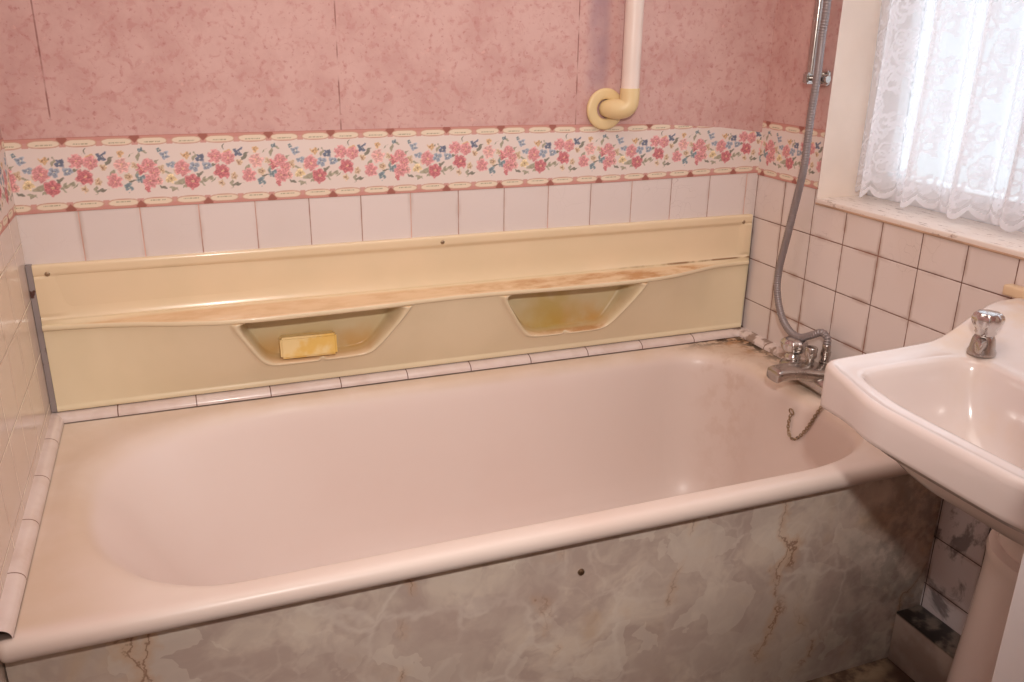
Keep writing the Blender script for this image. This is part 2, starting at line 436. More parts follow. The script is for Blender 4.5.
M['sill_edge'] = plain('stained_sill_edge', srgb(204,168,142), .5, var=.3)

def attr_mat(name, rough=.6):
    t = NT(name); a = t.n('ShaderNodeVertexColor', layer_name='paint')
    t.bsdf(a.outputs[0], rough, spec=.3); return t.m
M['border'] = attr_mat('floral_border_paper')

# ------------------------------------------------------------------ room shell
def vquad_x(y, x0, x1, z0, z1, flip=False):   # faces -y by default
    q = [(x0, y, z0), (x1, y, z0), (x1, y, z1), (x0, y, z1)]
    return q[::-1] if flip else q
def vquad_y(x, y0, y1, z0, z1, flip=False):
    q = [(x, y1, z0), (x, y0, z0), (x, y0, z1), (x, y1, z1)]
    return q[::-1] if flip else q
TH = .12
def solid_wall(name, inner, mats_idx, matlist, outer_box):
    V = []; F = []; mi = []
    for q, i in zip(inner, mats_idx):
        F.append(tuple(range(len(V), len(V)+4))); V += q; mi.append(i)
    x0, x1, y0, y1, z0, z1, skip = outer_box
    B = [(x, y, z) for x in (x0, x1) for y in (y0, y1) for z in (z0, z1)]
    n = len(V); V += B
    fs = {'x0': (0,1,3,2), 'x1': (4,6,7,5), 'z0': (0,4,5,1), 'z1': (1,5,7,3), 'y1': (2,3,7,6), 'y0': (0,4,5,1)}
    fs = {'x0': (0,1,3,2), 'x1': (4,6,7,5), 'y0': (0,4,5,1), 'y1': (2,3,7,6), 'z0': (0,2,6,4), 'z1': (1,5,7,3)}
    for k, f in fs.items():
        if k == skip: continue
        F.append(tuple(n + i for i in f)); mi.append(len(matlist)-1)
    me = mesh_of(name, V, F, smooth=False, mats=mi)
    return struct(link(name, me, matlist))
ZB = .930
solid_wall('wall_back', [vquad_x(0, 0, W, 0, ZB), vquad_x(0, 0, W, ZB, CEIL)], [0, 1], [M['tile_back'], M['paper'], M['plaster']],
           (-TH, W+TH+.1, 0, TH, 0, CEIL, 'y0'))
solid_wall('wall_left', [vquad_y(0, -DEP, 0, 0, ZB), vquad_y(0, -DEP, 0, ZB, CEIL)], [0, 1], [M['tile_left'], M['paper'], M['plaster']],
           (-TH, 0, -DEP, 0, 0, CEIL, 'x1'))
# right wall with the window opening
WY0, WY1, WZ0, WZ1 = -1.19, -.229, .903, 1.98
RD = .22
qs = []; mi = []
def addq(y0, y1, z0, z1, m): qs.append(vquad_y(W, y0, y1, z0, z1, True)); mi.append(m)
addq(-DEP, 0, 0, .46, 3); addq(-DEP, 0, .46, WZ0, 0)
addq(WY1, 0, WZ0, ZB, 0); addq(-DEP, WY0, WZ0, ZB, 0)
addq(WY1, 0, ZB, WZ1, 1); addq(-DEP, WY0, ZB, WZ1, 1); addq(-DEP, 0, WZ1, CEIL, 1)
# reveals
qs += [[(W, WY1, WZ0), (W+RD, WY1, WZ0), (W+RD, WY1, WZ1), (W, WY1, WZ1)], [(W, WY0, WZ0), (W, WY0, WZ1), (W+RD, WY0, WZ1), (W+RD, WY0, WZ0)],
       [(W, WY0, WZ1), (W, WY1, WZ1), (W+RD, WY1, WZ1), (W+RD, WY0, WZ1)], [(W, WY0, WZ0), (W+RD, WY0, WZ0), (W+RD, WY1, WZ0), (W, WY1, WZ0)]]
mi += [2, 2, 2, 2]
X1 = W+RD   # outer face
for (y0, y1, z0, z1) in ((-DEP, 0, 0, WZ0), (WY1, 0, WZ0, WZ1), (-DEP, WY0, WZ0, WZ1), (-DEP, 0, WZ1, CEIL)):
    qs.append(vquad_y(X1, y0, y1, z0, z1)); mi.append(2)
qs += [[(W,-DEP,0),(X1,-DEP,0),(X1,-DEP,CEIL),(W,-DEP,CEIL)], [(W,0,0),(W,0,CEIL),(X1,0,CEIL),(X1,0,0)], [(W,-DEP,CEIL),(X1,-DEP,CEIL),(X1,0,CEIL),(W,0,CEIL)]]
mi += [2, 2, 2]
me = quad_mesh('wall_right', qs, mi, None)
struct(link('wall_right', me, [M['tile_right'], M['paper'], M['plaster'], M['tile_right_low']]))
# front wall (behind the camera) with a doorway, and the landing beyond it
DX0, DX1, DH = .18, .945, 2.0
bm = bmesh.new()
box_bm(bm, -TH, DX0, -DEP-TH, -DEP, 0, CEIL); box_bm(bm, DX1, W+RD, -DEP-TH, -DEP, 0, CEIL); box_bm(bm, DX0, DX1, -DEP-TH, -DEP, DH, CEIL)
me = bpy.data.meshes.new('wall_front'); bm.to_mesh(me); bm.free(); struct(link('wall_front', me, M['plaster']))
struct(box('wall_landing', -.6, W+.4, -3.32, -3.2, 0, CEIL, M['plaster']))
struct(box('wall_landing_left', -.72, -.6, -3.32, -DEP-TH, 0, CEIL, M['plaster']))
struct(box('wall_landing_right', W+.4, W+.52, -3.32, -DEP-TH, 0, CEIL, M['plaster']))
struct(box('floor', -.72, W+.52, -3.32, TH, -.1, 0, M['floor']))
struct(box('ceiling', -.72, W+.52, -3.32, TH, CEIL, CEIL+.1, M['ceiling']))
# open door leaf, hinged on the doorway's right jamb
d1 = struct(box('door_1', .932, .970, -2.115, -1.40, .01, 1.985, M['door'], bevel=.003, seg=2), 'white painted door standing open at the right edge')
lathe('door_handle', [(0,0),(.012,0),(.012,.03),(.024,.034),(.027,.045),(.022,.056),(0,.058)], M['chrome2'], d1, (.936, -1.46, 1.02), rot=Matrix.Rotation(-PI/2, 3, 'Y'))

# tiled boxing that runs along the foot of the right wall
def low_box_mat():
    t = NT('damp_boxing'); t.pos()
    up = t.ss(t.z, .112, .118)
    side = t.mix(t.ss(t.noise(12, 4), .4, .65), srgb(168,150,140), srgb(140,120,110))
    top = t.mix(t.ss(t.noise(16, 4, .6), .46, .60), srgb(36,30,28), srgb(118,108,98))
    t.bsdf(t.mix(up, side, top), .4); return t.m
bb = struct(box('baseboard_right', 1.603, W, -DEP, -.7145, 0, .12, low_box_mat(), bevel=.002, seg=2))

# quadrant trim tiles round the bath
def quad_trim(name, axis, mat):
    n = 9; V = []
    prof = [(0.0, .5005), ] + [(.0305*math.cos(a)**.85 if math.cos(a) > 0 else 0, .501 + .0165*math.sin(a)**.85 if a > 0 else .501) for a in [PI/2*k/n for k in range(n+1)]]
    prof = prof[1:]
    rows = []
    for d, z in prof:
        if axis == 'back': rows.append([(d*.72, -d, z), (W-d*.85, -d, z)])
        elif axis == 'left': rows.append([(d*.72, -.733, z-.0), (d*.72, -d, z)])
        else: rows.append([(W-d*.85, -d, z), (W-d*.85, -.712, z)])
    rows.append([(0 if axis != 'right' else W, r_[1] if axis != 'back' else 0, .5003) if axis != 'back' else (r_[0], 0, .5003) for r_ in rows[0]])
    V = np.array(rows); me = grid_mesh(name, V)
    bm = bmesh.new(); bm.from_mesh(me); bmesh.ops.holes_fill(bm, edges=[e for e in bm.edges if e.is_boundary], sides=0); bmesh.ops.recalc_face_normals(bm, faces=bm.faces); bm.to_mesh(me); bm.free()
    me.set_sharp_from_angle(angle=math.radians(50))
    return struct(link(name, me, mat))
quad_trim('trim_back', 'back', M['trim_x'])
quad_trim('trim_left', 'left', M['trim_y'])
quad_trim('trim_right', 'right', M['trim_y'])
struct(box('trim_sealant', .0008, .0110, -.012, -.0005, .520, .826, M['sealant']))
struct(box('trim_joint', .0005, W-.0005, -.0075, -.0002, .5120, .5205, M['gap']))

# ------------------------------------------------------------------ floral border (painted into vertex colours)
def paint_period(nx, ny):
    C = np.zeros((nx, ny, 3)); base = np.array(srgb(230,214,206)[:3]); C[:] = base
    X0, Y0 = np.meshgrid((np.arange(nx)+.5)/nx*.25, (np.arange(ny)+.5)/ny*.142, indexing='ij')
    r_ = np.random.default_rng(3); WX = np.zeros_like(X0); WY = np.zeros_like(X0)
    for k in range(16):
        fx = r_.integers(6, 26); fy = r_.uniform(60, 620); p1, p2 = r_.uniform(0, 6.3, 2); a = .00042
        WX += a*np.sin(2*PI*fx*X0/.25 + fy*Y0 + p1); WY += a*np.sin(2*PI*fx*X0/.25 - fy*Y0 + p2)
    X = X0 + WX; Y = Y0 + WY
    def dx(cx): return (X - cx + .125) % .25 - .125
    def over(mask, col):
        c = np.array(srgb(*col)[:3]); C[:] = C*(1-mask[..., None]) + c*mask[..., None]
    def blob(cx, cy, rx, ry, ang, col, a=1.0, soft=.25):
        u, v = dx(cx), Y - cy; ca, sa = math.cos(ang), math.sin(ang)
        d = np.sqrt(((u*ca+v*sa)/rx)**2 + ((-u*sa+v*ca)/ry)**2)
        over(a*np.clip((1+soft-d)/soft/1.0, 0, 1), col)
    def flower(cx, cy, R, col, dark, centre, n=5, ph=0.):
        for k in range(n):
            a = ph + 2*PI*k/n
            blob(cx+.58*R*math.cos(a), cy+.58*R*math.sin(a), .50*R, .42*R, a, tuple(min(255, c+24) for c in col), .9)
            blob(cx+.52*R*math.cos(a), cy+.52*R*math.sin(a), .38*R, .30*R, a, col, .95)
            blob(cx+.30*R*math.cos(a), cy+.30*R*math.sin(a), .25*R, .12*R, a, dark, .6)
        blob(cx, cy, .17*R, .17*R, 0, centre, .9)
    def leaf(cx, cy, L_, w, ang, col): blob(cx, cy, L_, w, ang, col, .85, .3)
    # positions measured in a 820 x 415 patch: x/820*.25, y from the top
    def PX(x, y): return ((x-185)/820*.25) % .25, .142 - (y - 120 + (x-400)*.02)/415*.142
    pk, rd, lp, bl, db, tn, ol, dg, tl = (208,138,140), (190,100,108), (218,166,160), (146,158,174), (84,98,124), (204,178,148), (146,144,116), (88,94,74), (110,134,142)
    for x, y, a, L_ in ((225,265,.9,24),(90,205,1.2,16),(395,240,1.3,22),(640,392,.15,34),(590,428,-.3,22),(525,420,-.4,16),(500,268,.8,16),(750,356,.9,26),(770,405,-.9,20),(800,378,.3,30),
                        (165,428,0,26),(130,425,1.5,20),(345,380,.2,20),(840,300,.4,22),(655,420,.6,14),(235,335,.7,22),(700,235,1.2,16),(440,215,-.7,14),(610,290,.3,14),(350,235,.9,14),(20,400,.6,18),(730,245,1.2,22),(560,335,-.4,18),(380,345,1,18)):
        cx, cy = PX(x, y); leaf(cx, cy, L_*.00034, L_*.00034*.36, a, ol if (x % 3) else dg)
    for x, y, r, k in ((190,300,19,tn),(150,380,21,tn),(295,222,18,(206,168,124)),(325,355,22,tn),(370,290,19,tn),(525,316,22,tn),(575,372,26,(222,198,150)),(680,240,20,(206,168,124)),(65,420,18,tn),(118,240,18,(206,168,124)),(500,380,26,lp),(620,330,18,tn)):
        cx, cy = PX(x, y); flower(cx, cy, r*.00034, k, (160,110,76), (132,80,56))
    for x, y, r, k, dk in ((40,262,38,pk,rd),(120,272,36,pk,rd),(75,352,42,rd,(164,72,86)),(295,290,40,lp,pk),(245,378,38,pk,rd),(410,312,26,rd,(172,82,92)),(450,290,36,pk,rd),(480,335,30,pk,rd),(450,382,38,pk,rd),(432,430,15,rd,rd),
                          (655,312,42,pk,rd),(705,392,40,rd,(164,72,86))):
        cx, cy = PX(x, y); flower(cx, cy, r*.00034, k, dk, (226,180,150), 6, x*.1)
    for x, y, r, k in ((185,242,24,db),(395,367,24,tl),(320,415,24,tl),(555,236,24,bl),(585,290,22,bl),(765,255,25,db),(725,305,28,bl),(805,300,26,bl),(415,205,11,tl),(525,205,10,tl),(205,218,8,db)):
        cx, cy = PX(x, y); flower(cx, cy, r*.00034, k, db, (226,220,200), 4, x*.2)
    # watercolour mottling, then the scroll bands top and bottom
    g = r_.normal(0, 1, C.shape[:2]); g = (g + np.roll(g, 1, 0) + np.roll(g, 1, 1) + np.roll(g, -1, 0))/2
    off = np.linalg.norm(C - base, axis=2); C *= (1 + (.13*g*np.clip(off*6, 0, 1)))[..., None]
    C[:] = C*.90 + base*.10
    X = X0 + WX*.25; Y = Y0
    for s in (0, 1):
        yy = Y if s else .142 - Y
        edge = (205,148,138)
        over(np.clip((.0148 - yy)/.0012, 0, 1) * .0 + (yy < .0085)*1.0, edge)
        for k in range(4):
            cx = .0305 + k*.0625 if s == 0 else .0285 + k*.0625
            u = (X - cx + .03125) % .0625 - .03125
            if k == 0:
                over(((np.abs((X-cx+.03125) % .0625 - .03125) > .0255) & (yy < .0185)) * .85, (205,146,136))
            v = yy - .0118
            d = ((np.abs(u)/.0270)**3 + (np.abs(v)/.0074)**2.4)**.4
            m = np.clip((1.1-d)/.1, 0, 1)
            over(m*1.0*(np.abs(dx(cx)) < .032), (204,158,138)); d2 = ((np.abs(u)/.0250)**3 + (np.abs(v)/.0056)**2.4)**.4
            over(np.clip((1.1-d2)/.12, 0, 1)*(np.abs(dx(cx)) < .032), (232,214,192))
            dash = (np.abs(v-.0018) < .0012) & (np.abs(u) < .014) & (((X*1000) % 3) < 2.2)
            over(dash*(np.abs(dx(cx)) < .032)*.7, (160,148,120))
        for k in range(2):
            cx = (.0618 if s == 0 else .0598) + k*.125
            u = dx(cx); d = np.abs(u)/.010 + np.abs(yy-.004)/.011
            over(np.clip((1.1-d)/.2, 0, 1)*.9, (158,96,84))
        over((yy < .0012)*1.0, (176,112,98))
    return C
NXP, NYP = 200, 114
PER = paint_period(NXP, NYP)
def border_strip(name, length, mapf, x_off=.0, parent=None):
    """mapf(s, t) -> xyz with s along in metres, t 0..1 up"""
    n = int(length/.00125)+1
    s = np.linspace(0, length, n); t = (np.arange(NYP))/(NYP-1)
    S, T = np.meshgrid(s, t, indexing='ij'); V = mapf(S, T)
    me = grid_mesh(name, V)
    ix = ((S + x_off)/.25*NXP).astype(int) % NXP; iy = np.clip((T*NYP).astype(int), 0, NYP-1)
    col = np.ones((n, NYP, 4)); col[..., :3] = PER[ix, iy]
    color_attr(me, 'paint', col.reshape(-1, 4))
    return struct(link(name, me, M['border']))
def top_z(x):
    return np.interp(x, [0, .35, .9, 1.2, 1.375, 1.545, 1.612, 1.67], [1.0625, 1.064, 1.0645, 1.061, 1.055, 1.044, 1.036, 1.028])
def mb(S, T):
    zt = np.maximum(top_z(S), 1.0)
    z0 = .9245 - .003*np.exp(-S/.1) + .005*smooth01((S-1.2)/.47)
    full = z0 + T*(.1385 - .004*smooth01((S-1.0)/.3))
    z = np.minimum(full, zt+.001)      # overlapped by the paper above near the corner
    return np.stack([S, np.full_like(S, -.0012), z], -1)
border_strip('trim_1', W, mb, x_off=.25-.027+.117)
def mr(S, T):
    return np.stack([np.full_like(S, W-.0012), -S, .9245 + T*(.134 + .0*S)], -1)
border_strip('trim_2', .2285, mr, x_off=W+.25-.027+.117+.03)
def ml(S, T): return np.stack([np.full_like(S, .0012), -S, .9245 + T*.140], -1)
border_strip('trim_3', .9, ml, x_off=.09)

# ------------------------------------------------------------------ window, sill, lace
XF = W + RD - .075
wf = bpy.data.objects.new('window_1', None); COL.objects.link(wf); wf['kind'] = 'structure'; wf['label'] = 'bright white framed window behind the lace curtain'
def frame_part(name, boxes, mat, bev=.004):
    bm = bmesh.new()
    for b in boxes: box_bm(bm, *b)
    bmesh.ops.recalc_face_normals(bm, faces=bm.faces)
    me = bpy.data.meshes.new(name); bm.to_mesh(me); bm.free(); return link(name, me, mat, wf)
fw = .055; mid = (WY0+WY1)/2
frame_part('window_frame', [(XF, XF+.06, WY1-fw, WY1-.0005, WZ0+.001, WZ1-.001), (XF, XF+.06, WY0+.0005, WY0+fw, WZ0+.001, WZ1-.001), (XF, XF+.06, WY0+fw, WY1-fw, WZ0+.001, WZ0+fw), (XF, XF+.06, WY0+fw, WY1-fw, WZ1-fw, WZ1-.001),
                            (XF, XF+.06, mid-.03, mid+.03, WZ0+fw, WZ1-fw)], M['upvc'])
tg = NT('window_glass')
gl = tg.n('ShaderNodeBsdfGlossy'); gl.inputs['Roughness'].default_value = .03
tr = tg.n('ShaderNodeBsdfTransparent'); tr.inputs[0].default_value = (.95, .97, .97, 1)
fr = tg.n('ShaderNodeFresnel'); fr.inputs[0].default_value = 1.25
ms = tg.n('ShaderNodeMixShader'); tg.put(ms.inputs[0], fr.outputs[0]); tg.put(ms.inputs[1], tr.outputs[0]); tg.put(ms.inputs[2], gl.outputs[0])
tg.t.links.new(ms.outputs[0], tg.out.inputs[0])
for (a, b) in ((WY0+fw, mid-.03), (mid+.03, WY1-fw)):
    frame_part('pane', [(XF+.028, XF+.032, a, b, WZ0+fw, WZ1-fw)], tg.m)
# sill board: cracked painted slab with a stained front edge
sill = box('window_sill', W-.003, XF, WY0+.0005, WY1-.0005, WZ0-.012, WZ0+.0015, [M['sill']], wf, bevel=.003, seg=2)
edge = box('sill_edge', W-.0042, W-.0005, WY0+.0005, WY1-.0005, WZ0-.0125, WZ0-.0080, M['sill_edge'], wf, bevel=.001, seg=2)

def lace():
    H = 1.02; Lc = 1.55; res = .0025
    nu, nv = int(Lc/res), int(H/res)
    A = np.full((nu, nv), .56)
    U, Vv = np.meshgrid(np.arange(nu)*res, np.arange(nv)*res, indexing='ij')
    # fine net
    A += .05*np.sin(U*2*PI/.006)*np.sin(Vv*2*PI/.006)
    r_ = np.random.default_rng(5)
    def stamp(x, y, rad, val, soft=.4):
        i0, i1 = max(0, int((x-rad*1.5)/res)), min(nu, int((x+rad*1.5)/res)+2); j0, j1 = max(0, int((y-rad*1.5)/res)), min(nv, int((y+rad*1.5)/res)+2)
        if i0 >= i1 or j0 >= j1: return
        d = np.sqrt((U[i0:i1, j0:j1]-x)**2 + (Vv[i0:i1, j0:j1]-y)**2)
        m = np.clip((rad*(1+soft)-d)/(rad*soft+1e-9), 0, 1)
        A[i0:i1, j0:j1] = np.maximum(A[i0:i1, j0:j1], m*val) if val > .4 else A[i0:i1, j0:j1]*(1-m)+val*m
    def stroke(pts, rad, val=.93):
        for k in range(len(pts)-1):
            a, b = pts[k], pts[k+1]; n = max(1, int(math.dist(a, b)/.0022))
            for i in range(n): stamp(a[0]+(b[0]-a[0])*i/n, a[1]+(b[1]-a[1])*i/n, rad, val)
    def spiral(cx, cy, R, ph, s):
        pts = []
        for k in range(26):
            t = k/25; a = ph + s*t*2.6*PI; r = R*(1-.86*t); pts.append((cx+r*math.cos(a), cy+r*math.sin(a)))
        stroke(pts, .0030)
        for k in (2, 6, 10, 14):
            x, y = pts[k]; a = ph + s*k/25*2.6*PI
            stroke([(x, y), (x+.014*math.cos(a+.5*s), y+.014*math.sin(a+.5*s))], .0045, .9)
    def flower(cx, cy, R, ph):
        for k in range(6):
            a = ph+k*PI/3; x, y = cx+.6*R*math.cos(a), cy+.6*R*math.sin(a)
            pts = [(x+.42*R*math.cos(b), y+.42*R*math.sin(b)) for b in np.linspace(0, 2*PI, 12)]
            stroke(pts, .0024, .92); stamp(x, y, .24*R, .70)
        stamp(cx, cy, .26*R, .95)
    for i in range(12):
        for j in range(9):
            cx = .05 + i*.135 + (j % 2)*.067; cy = .095 + j*.118
            flower(cx, cy, .034, r_.uniform(0, 1))
            for s in (-1, 1):
                spiral(cx+s*.050, cy+.042, .027, PI*(s < 0)+.4, s)
                spiral(cx+s*.046, cy-.040, .022, PI*(s < 0)-.6, -s)
            stroke([(cx-.03, cy+.03), (cx-.06, cy+.075), (cx-.03, cy+.11)], .003)
            stroke([(cx+.03, cy+.03), (cx+.06, cy+.075), (cx+.03, cy+.11)], .003)
    # scalloped hem
    sc = np.abs(np.sin(U*PI/.052))
    low = .004 + .020*(1-sc)
    hem = (Vv < low+.010)
    A[hem] = .95
    A[(Vv > low+.010) & (Vv < low+.020)] = .35
    for k in range(int(Lc/.026)): stamp((k+.5)*.026, .045 + .006*(k % 2), .007, .9)
    # folds
    zb = WZ0 + .010
    s = np.arange(nu)*res/Lc
    y = WY1 - .004 - s*(WY1-WY0-.012)
    # gathered pleats: asymmetrical, a few deep ones plus small ripples
    d = (WY1 - y)
    ph = 2*PI*(d/.122) + .5
    fold = .023*np.sin(ph) + .009*np.sin(2*ph+.7) + .004*np.sin(2*PI*d/.031+1.3)
    yy = y + .006*np.cos(ph)
    Z = np.arange(nv)*res
    amp = np.interp(Z, [0, .5, H], [1.0, .8, .5])
    V3 = np.zeros((nu, nv, 3))
    V3[..., 0] = (W+.082) + fold[:, None]*amp[None, :] + .003*np.sin(Z*9)[None, :]
    V3[..., 1] = np.clip(yy[:, None] + .004*np.sin(Z*7+1)[None, :], WY0+.004, WY1-.004)
    lift = np.where(Vv < .03, low*(1-Vv/.03), 0)
    V3[..., 2] = zb + Vv + lift
    me = grid_mesh('lace_curtain', V3)
    col = np.ones((nu, nv, 4)); col[..., :3] = np.clip(A, 0, 1)[..., None]
    color_attr(me, 'weave', col.reshape(-1, 4))
    t = NT('white_lace'); a = t.n('ShaderNodeVertexColor', layer_name='weave')
    sp = t.n('ShaderNodeSeparateColor'); t.put(sp.inputs[0], a.outputs[0])
    df = t.n('ShaderNodeBsdfDiffuse'); df.inputs[0].default_value = srgb(244, 238, 238)
    tl = t.n('ShaderNodeBsdfTranslucent'); tl.inputs[0].default_value = srgb(240, 240, 246)
    m1 = t.n('ShaderNodeMixShader'); m1.inputs[0].default_value = .5; t.put(m1.inputs[1], df.outputs[0]); t.put(m1.inputs[2], tl.outputs[0])
    tp = t.n('ShaderNodeBsdfTransparent')
    m2 = t.n('ShaderNodeMixShader'); t.put(m2.inputs[0], sp.outputs[0]); t.put(m2.inputs[1], tp.outputs[0]); t.put(m2.inputs[2], m1.outputs[0])
    t.t.links.new(m2.outputs[0], t.out.inputs[0])
    o = link('lace_curtain', me, t.m)
    tag(o, 'white floral lace net curtain with scalloped hem hanging in the window', 'curtain')
lace()

# ------------------------------------------------------------------ bathtub
TUBZ = .500
bt = thing('bathtub', 'old cream enamel bath with stained rim set between three tiled walls', 'bathtub', (W/2, -.37, 0))
rings = []
tiny = [(.002, .002)]*4
def outer(yf, z): rings.append((rrect(.0025, W-.0025, yf, -.0025, [(.002,.002), (.012,.010), (.004,.004), (.002,.002)]), z))
outer(-.722, .470); outer(-.732, .468); outer(-.7375, .4685); outer(-.7415, .473); outer(-.7430, .480); outer(-.7415, .4885); outer(-.7375, .495); outer(-.7315, .4988); outer(-.7240, TUBZ); outer(-.7160, .4995)
rad_open = [(.36, .235), (.25, .30), (.25, .135), (.15, .15)]
ox0, ox1, oy0, oy1 = .066, 1.562, -.702, -.050
def ins(f_l, f_r, f_f, f_b, z, kr=1.0, radadd=0.0):
    x0, x1, y0, y1 = ox0+f_l, ox1-f_r, oy0+f_f, oy1-f_b
    rr = []
    for i, (rx, ry) in enumerate(rad_open):
        rr.append((max(.02, min(rx*kr+radadd, (x1-x0)*.49)), max(.02, min(ry*kr+radadd, (y1-y0)*.49))))
    rings.append((rrect(x0, x1, y0, y1, rr), z))
# gently dished rim, then the rolled edge
ins(-.030, -.03, -.006, -.022, .4992, 1.0)
ins(-.010, -.008, -.001, -.006, .4985)
ins(.006, .004, .002, .004, .4965); ins(.015, .011, .006, .011, .4915); ins(.025, .016, .010, .017, .483); ins(.037, .020, .014, .022, .470)
ins(.054, .023, .018, .026, .448); ins(.086, .028, .024, .032, .40); ins(.127, .034, .031, .040, .33); ins(.170, .042, .040, .050, .25)
ins(.210, .052, .050, .062, .18, .97); ins(.248, .070, .064, .078, .135, .95); ins(.305, .100, .088, .104, .102, .9); ins(.36, .15, .125, .140, .086, .8); ins(.45, .24, .19, .20, .079, .6); ins(.60, .42, .27, .27, .076, .4)
V = np.array([[(x, y, z) for x, y in r] for r, z in rings])
me = grid_mesh('bath_shell', V, closed_v=True)
bm = bmesh.new(); bm.from_mesh(me); bm.verts.ensure_lookup_table(); nr = V.shape[1]
bm.faces.new([bm.verts[(V.shape[0]-1)*nr+k] for k in range(nr)]); bmesh.ops.recalc_face_normals(bm, faces=bm.faces)
if bm.faces[len(bm.faces)//2].normal.z < 0: pass
bm.to_mesh(me); bm.free(); me.shade_smooth()
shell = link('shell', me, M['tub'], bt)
lathe('waste_outlet', [(.0, .002), (.018, .002), (.022, .004), (.034, .004), (.036, .001), (.036, -.002)], M['chrome'], bt, (1.22, -.376, .0775))
adopt(bt)

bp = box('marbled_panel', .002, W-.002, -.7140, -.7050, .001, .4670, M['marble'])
tag(bp, 'grey-brown marbled laminate panel along the front of the bath', 'bath panel')
lathe('screw_cap', [(0, .0045), (.003, .0045), (.0055, .003), (.0062, 0), (.0062, -.001)], M['brass'], bp, (.858, -.7140, .394), rot=Matrix.Rotation(PI/2, 3, 'X'), ns=24)

# ------------------------------------------------------------------ moulded back panel with soap dishes
def back_panel():
    x0, x1 = .0115, 1.6590
    xs = np.concatenate([[x0], np.linspace(x0+.0008, x1-.0008, 640), [x1]])
    d = np.interp(xs, [.010, .06, .12, .19, .26, .335, .40, .46, .58, .69, .77, .85, .93, 1.0, 1.1, 1.2, 1.29, 1.36, 1.42, 1.48, 1.547, 1.60, 1.66],
                       [.0, .004, .012, .030, .052, .071, .077, .077, .073, .068, .060, .055, .057, .061, .067, .070, .068, .062, .050, .030, .008, .002, .0])
    k = np.exp(-np.linspace(-2, 2, 15)**2); k /= k.sum(); d = np.convolve(np.pad(d, 7, mode='edge'), k, 'valid')
    zL = .7075
    rows = []   # (z, fn(x,d)->y)
    def add(z, y): rows.append((np.full_like(xs, z) if np.isscalar(z) else z, y))
    one = np.ones_like(xs)
    add(.5195, -.0006*one); add(.5195, -.012*one); add(.5205, -.0130*one); add(.523, -.0136*one); add(.5265, -.0134*one); add(.529, -.0125*one); add(.531, -.0115*one)
    zs = np.linspace(.533, zL-.0150, 84)
    low_start = len(rows)
    for z in zs:
        g = (z-.533)/(zL-.0150-.533); add(z, -(.0112 + d*(g**.92)))
    low_end = len(rows)
    yf = .0112 + d
    # rolled ledge nosing
    for a in np.linspace(0, PI, 9):
        r = .0062; add(zL-.0072 + (-r*math.cos(a))*1.0 - .001, -(yf + .0062*math.sin(a)**.7 + .001))
    # ledge top: slopes up very slightly toward the wall
    for t in np.linspace(.06, 1, 12):
        yy = yf*(1-t) + .0125*t; add(zL-.0015 + .0075*t - .001, -yy)
    # cove and upper face
    for a in np.linspace(.08, 1, 12):
        add(.7140 + .040*a**1.5, -(.0140 - .0070*math.sin(a*PI/2)) * one)
    for z in np.linspace(.758, .797, 12): add(z, -.0070*one)
    for z, y in ((.800, .0075), (.803, .0100), (.8055, .0118), (.809, .0125), (.819, .0128), (.8225, .0125), (.8245, .011), (.825, .0095), (.825, .0006)): add(z, -y*one)
    Z = np.array([r[0] for r in rows]).T; Y = np.array([r[1] for r in rows]).T
    X = np.repeat(xs[:, None], Z.shape[1], 1)
    # end frames: raised margins at both ends
    em = np.maximum(1-smooth01((xs-x0-.012)/.05), 1-smooth01((x1-.016-xs)/.022))[:, None]
    inner = (Z > .7225) & (Z < .803)
    Y = np.where(inner, Y*(1-em) + (-.0125)*em, Y)
    # dishes
    dish = np.zeros_like(Z)
    def trap(xa, xb, xc, xd, zt, zb):
        """signed distance (approx) of rounded trapezoid; top xa..xb, bottom xc..xd"""
        pts = [(xa, zt), (xb, zt), (xd, zb), (xc, zb)]   # clockwise
        cx = (xa+xb)/2; cz = (zt+zb)/2; D = None; r = .022; ds = []
        for i in range(4):
            ax, az = pts[i]; bx, bz = pts[(i+1) % 4]
            nx, nz = (bz-az), -(bx-ax); L_ = math.hypot(nx, nz); nx /= L_; nz /= L_
            if nx*(cx-ax) + nz*(cz-az) > 0: nx, nz = -nx, -nz
            ds.append((X-ax)*nx + (Z-az)*nz)
        ds = np.array(ds)
        # smooth max for rounded corners (top corners tight)
        kk = .010
        return kk*np.log(np.sum(np.exp(np.clip(ds/kk, -60, 60)), 0))
    band = np.zeros_like(Z, bool); band[:, low_start:low_end] = True
    for (xa, xb, xc, xd, zt, zb, xn) in ((.366, .732, .428, .650, .6935, .583, .545), (.956, 1.318, 1.030, 1.236, .6935, .577, 1.13)):
        sd = trap(xa, xb, xc, xd, zt, zb)
        inside = smooth01((.001-sd)/.009)
        notch = 1 - .8*np.exp(-((X-xn)/.007)**2)*(Z < zb+.02)
        top_fade = smooth01((zt+.002-Z)/.006)
        bead = .0115*np.exp(-((sd-.0055)/.0050)**2)*notch
        Yd = Y - bead*(.35+.65*top_fade)
        Yb = -.0085 + 0*Y + -.006*smooth01((Z-.66)/.05)*0
        # curved recess: deeper low down
        Y = np.where(band, Yd*(1-inside) + Yb*inside, Y)
        dish = np.maximum(dish, np.where(band, inside, 0))
    V = np.stack([X, Y, Z], -1)
    me = grid_mesh('back_panel', V)
    col = np.ones((*Z.shape, 4)); col[..., :3] = dish[..., None]; color_attr(me, 'dish', col.reshape(-1, 4))
    bm = bmesh.new(); bm.from_mesh(me)
    bmesh.ops.holes_fill(bm, edges=[e for e in bm.edges if e.is_boundary], sides=0)
    bmesh.ops.recalc_face_normals(bm, faces=bm.faces)
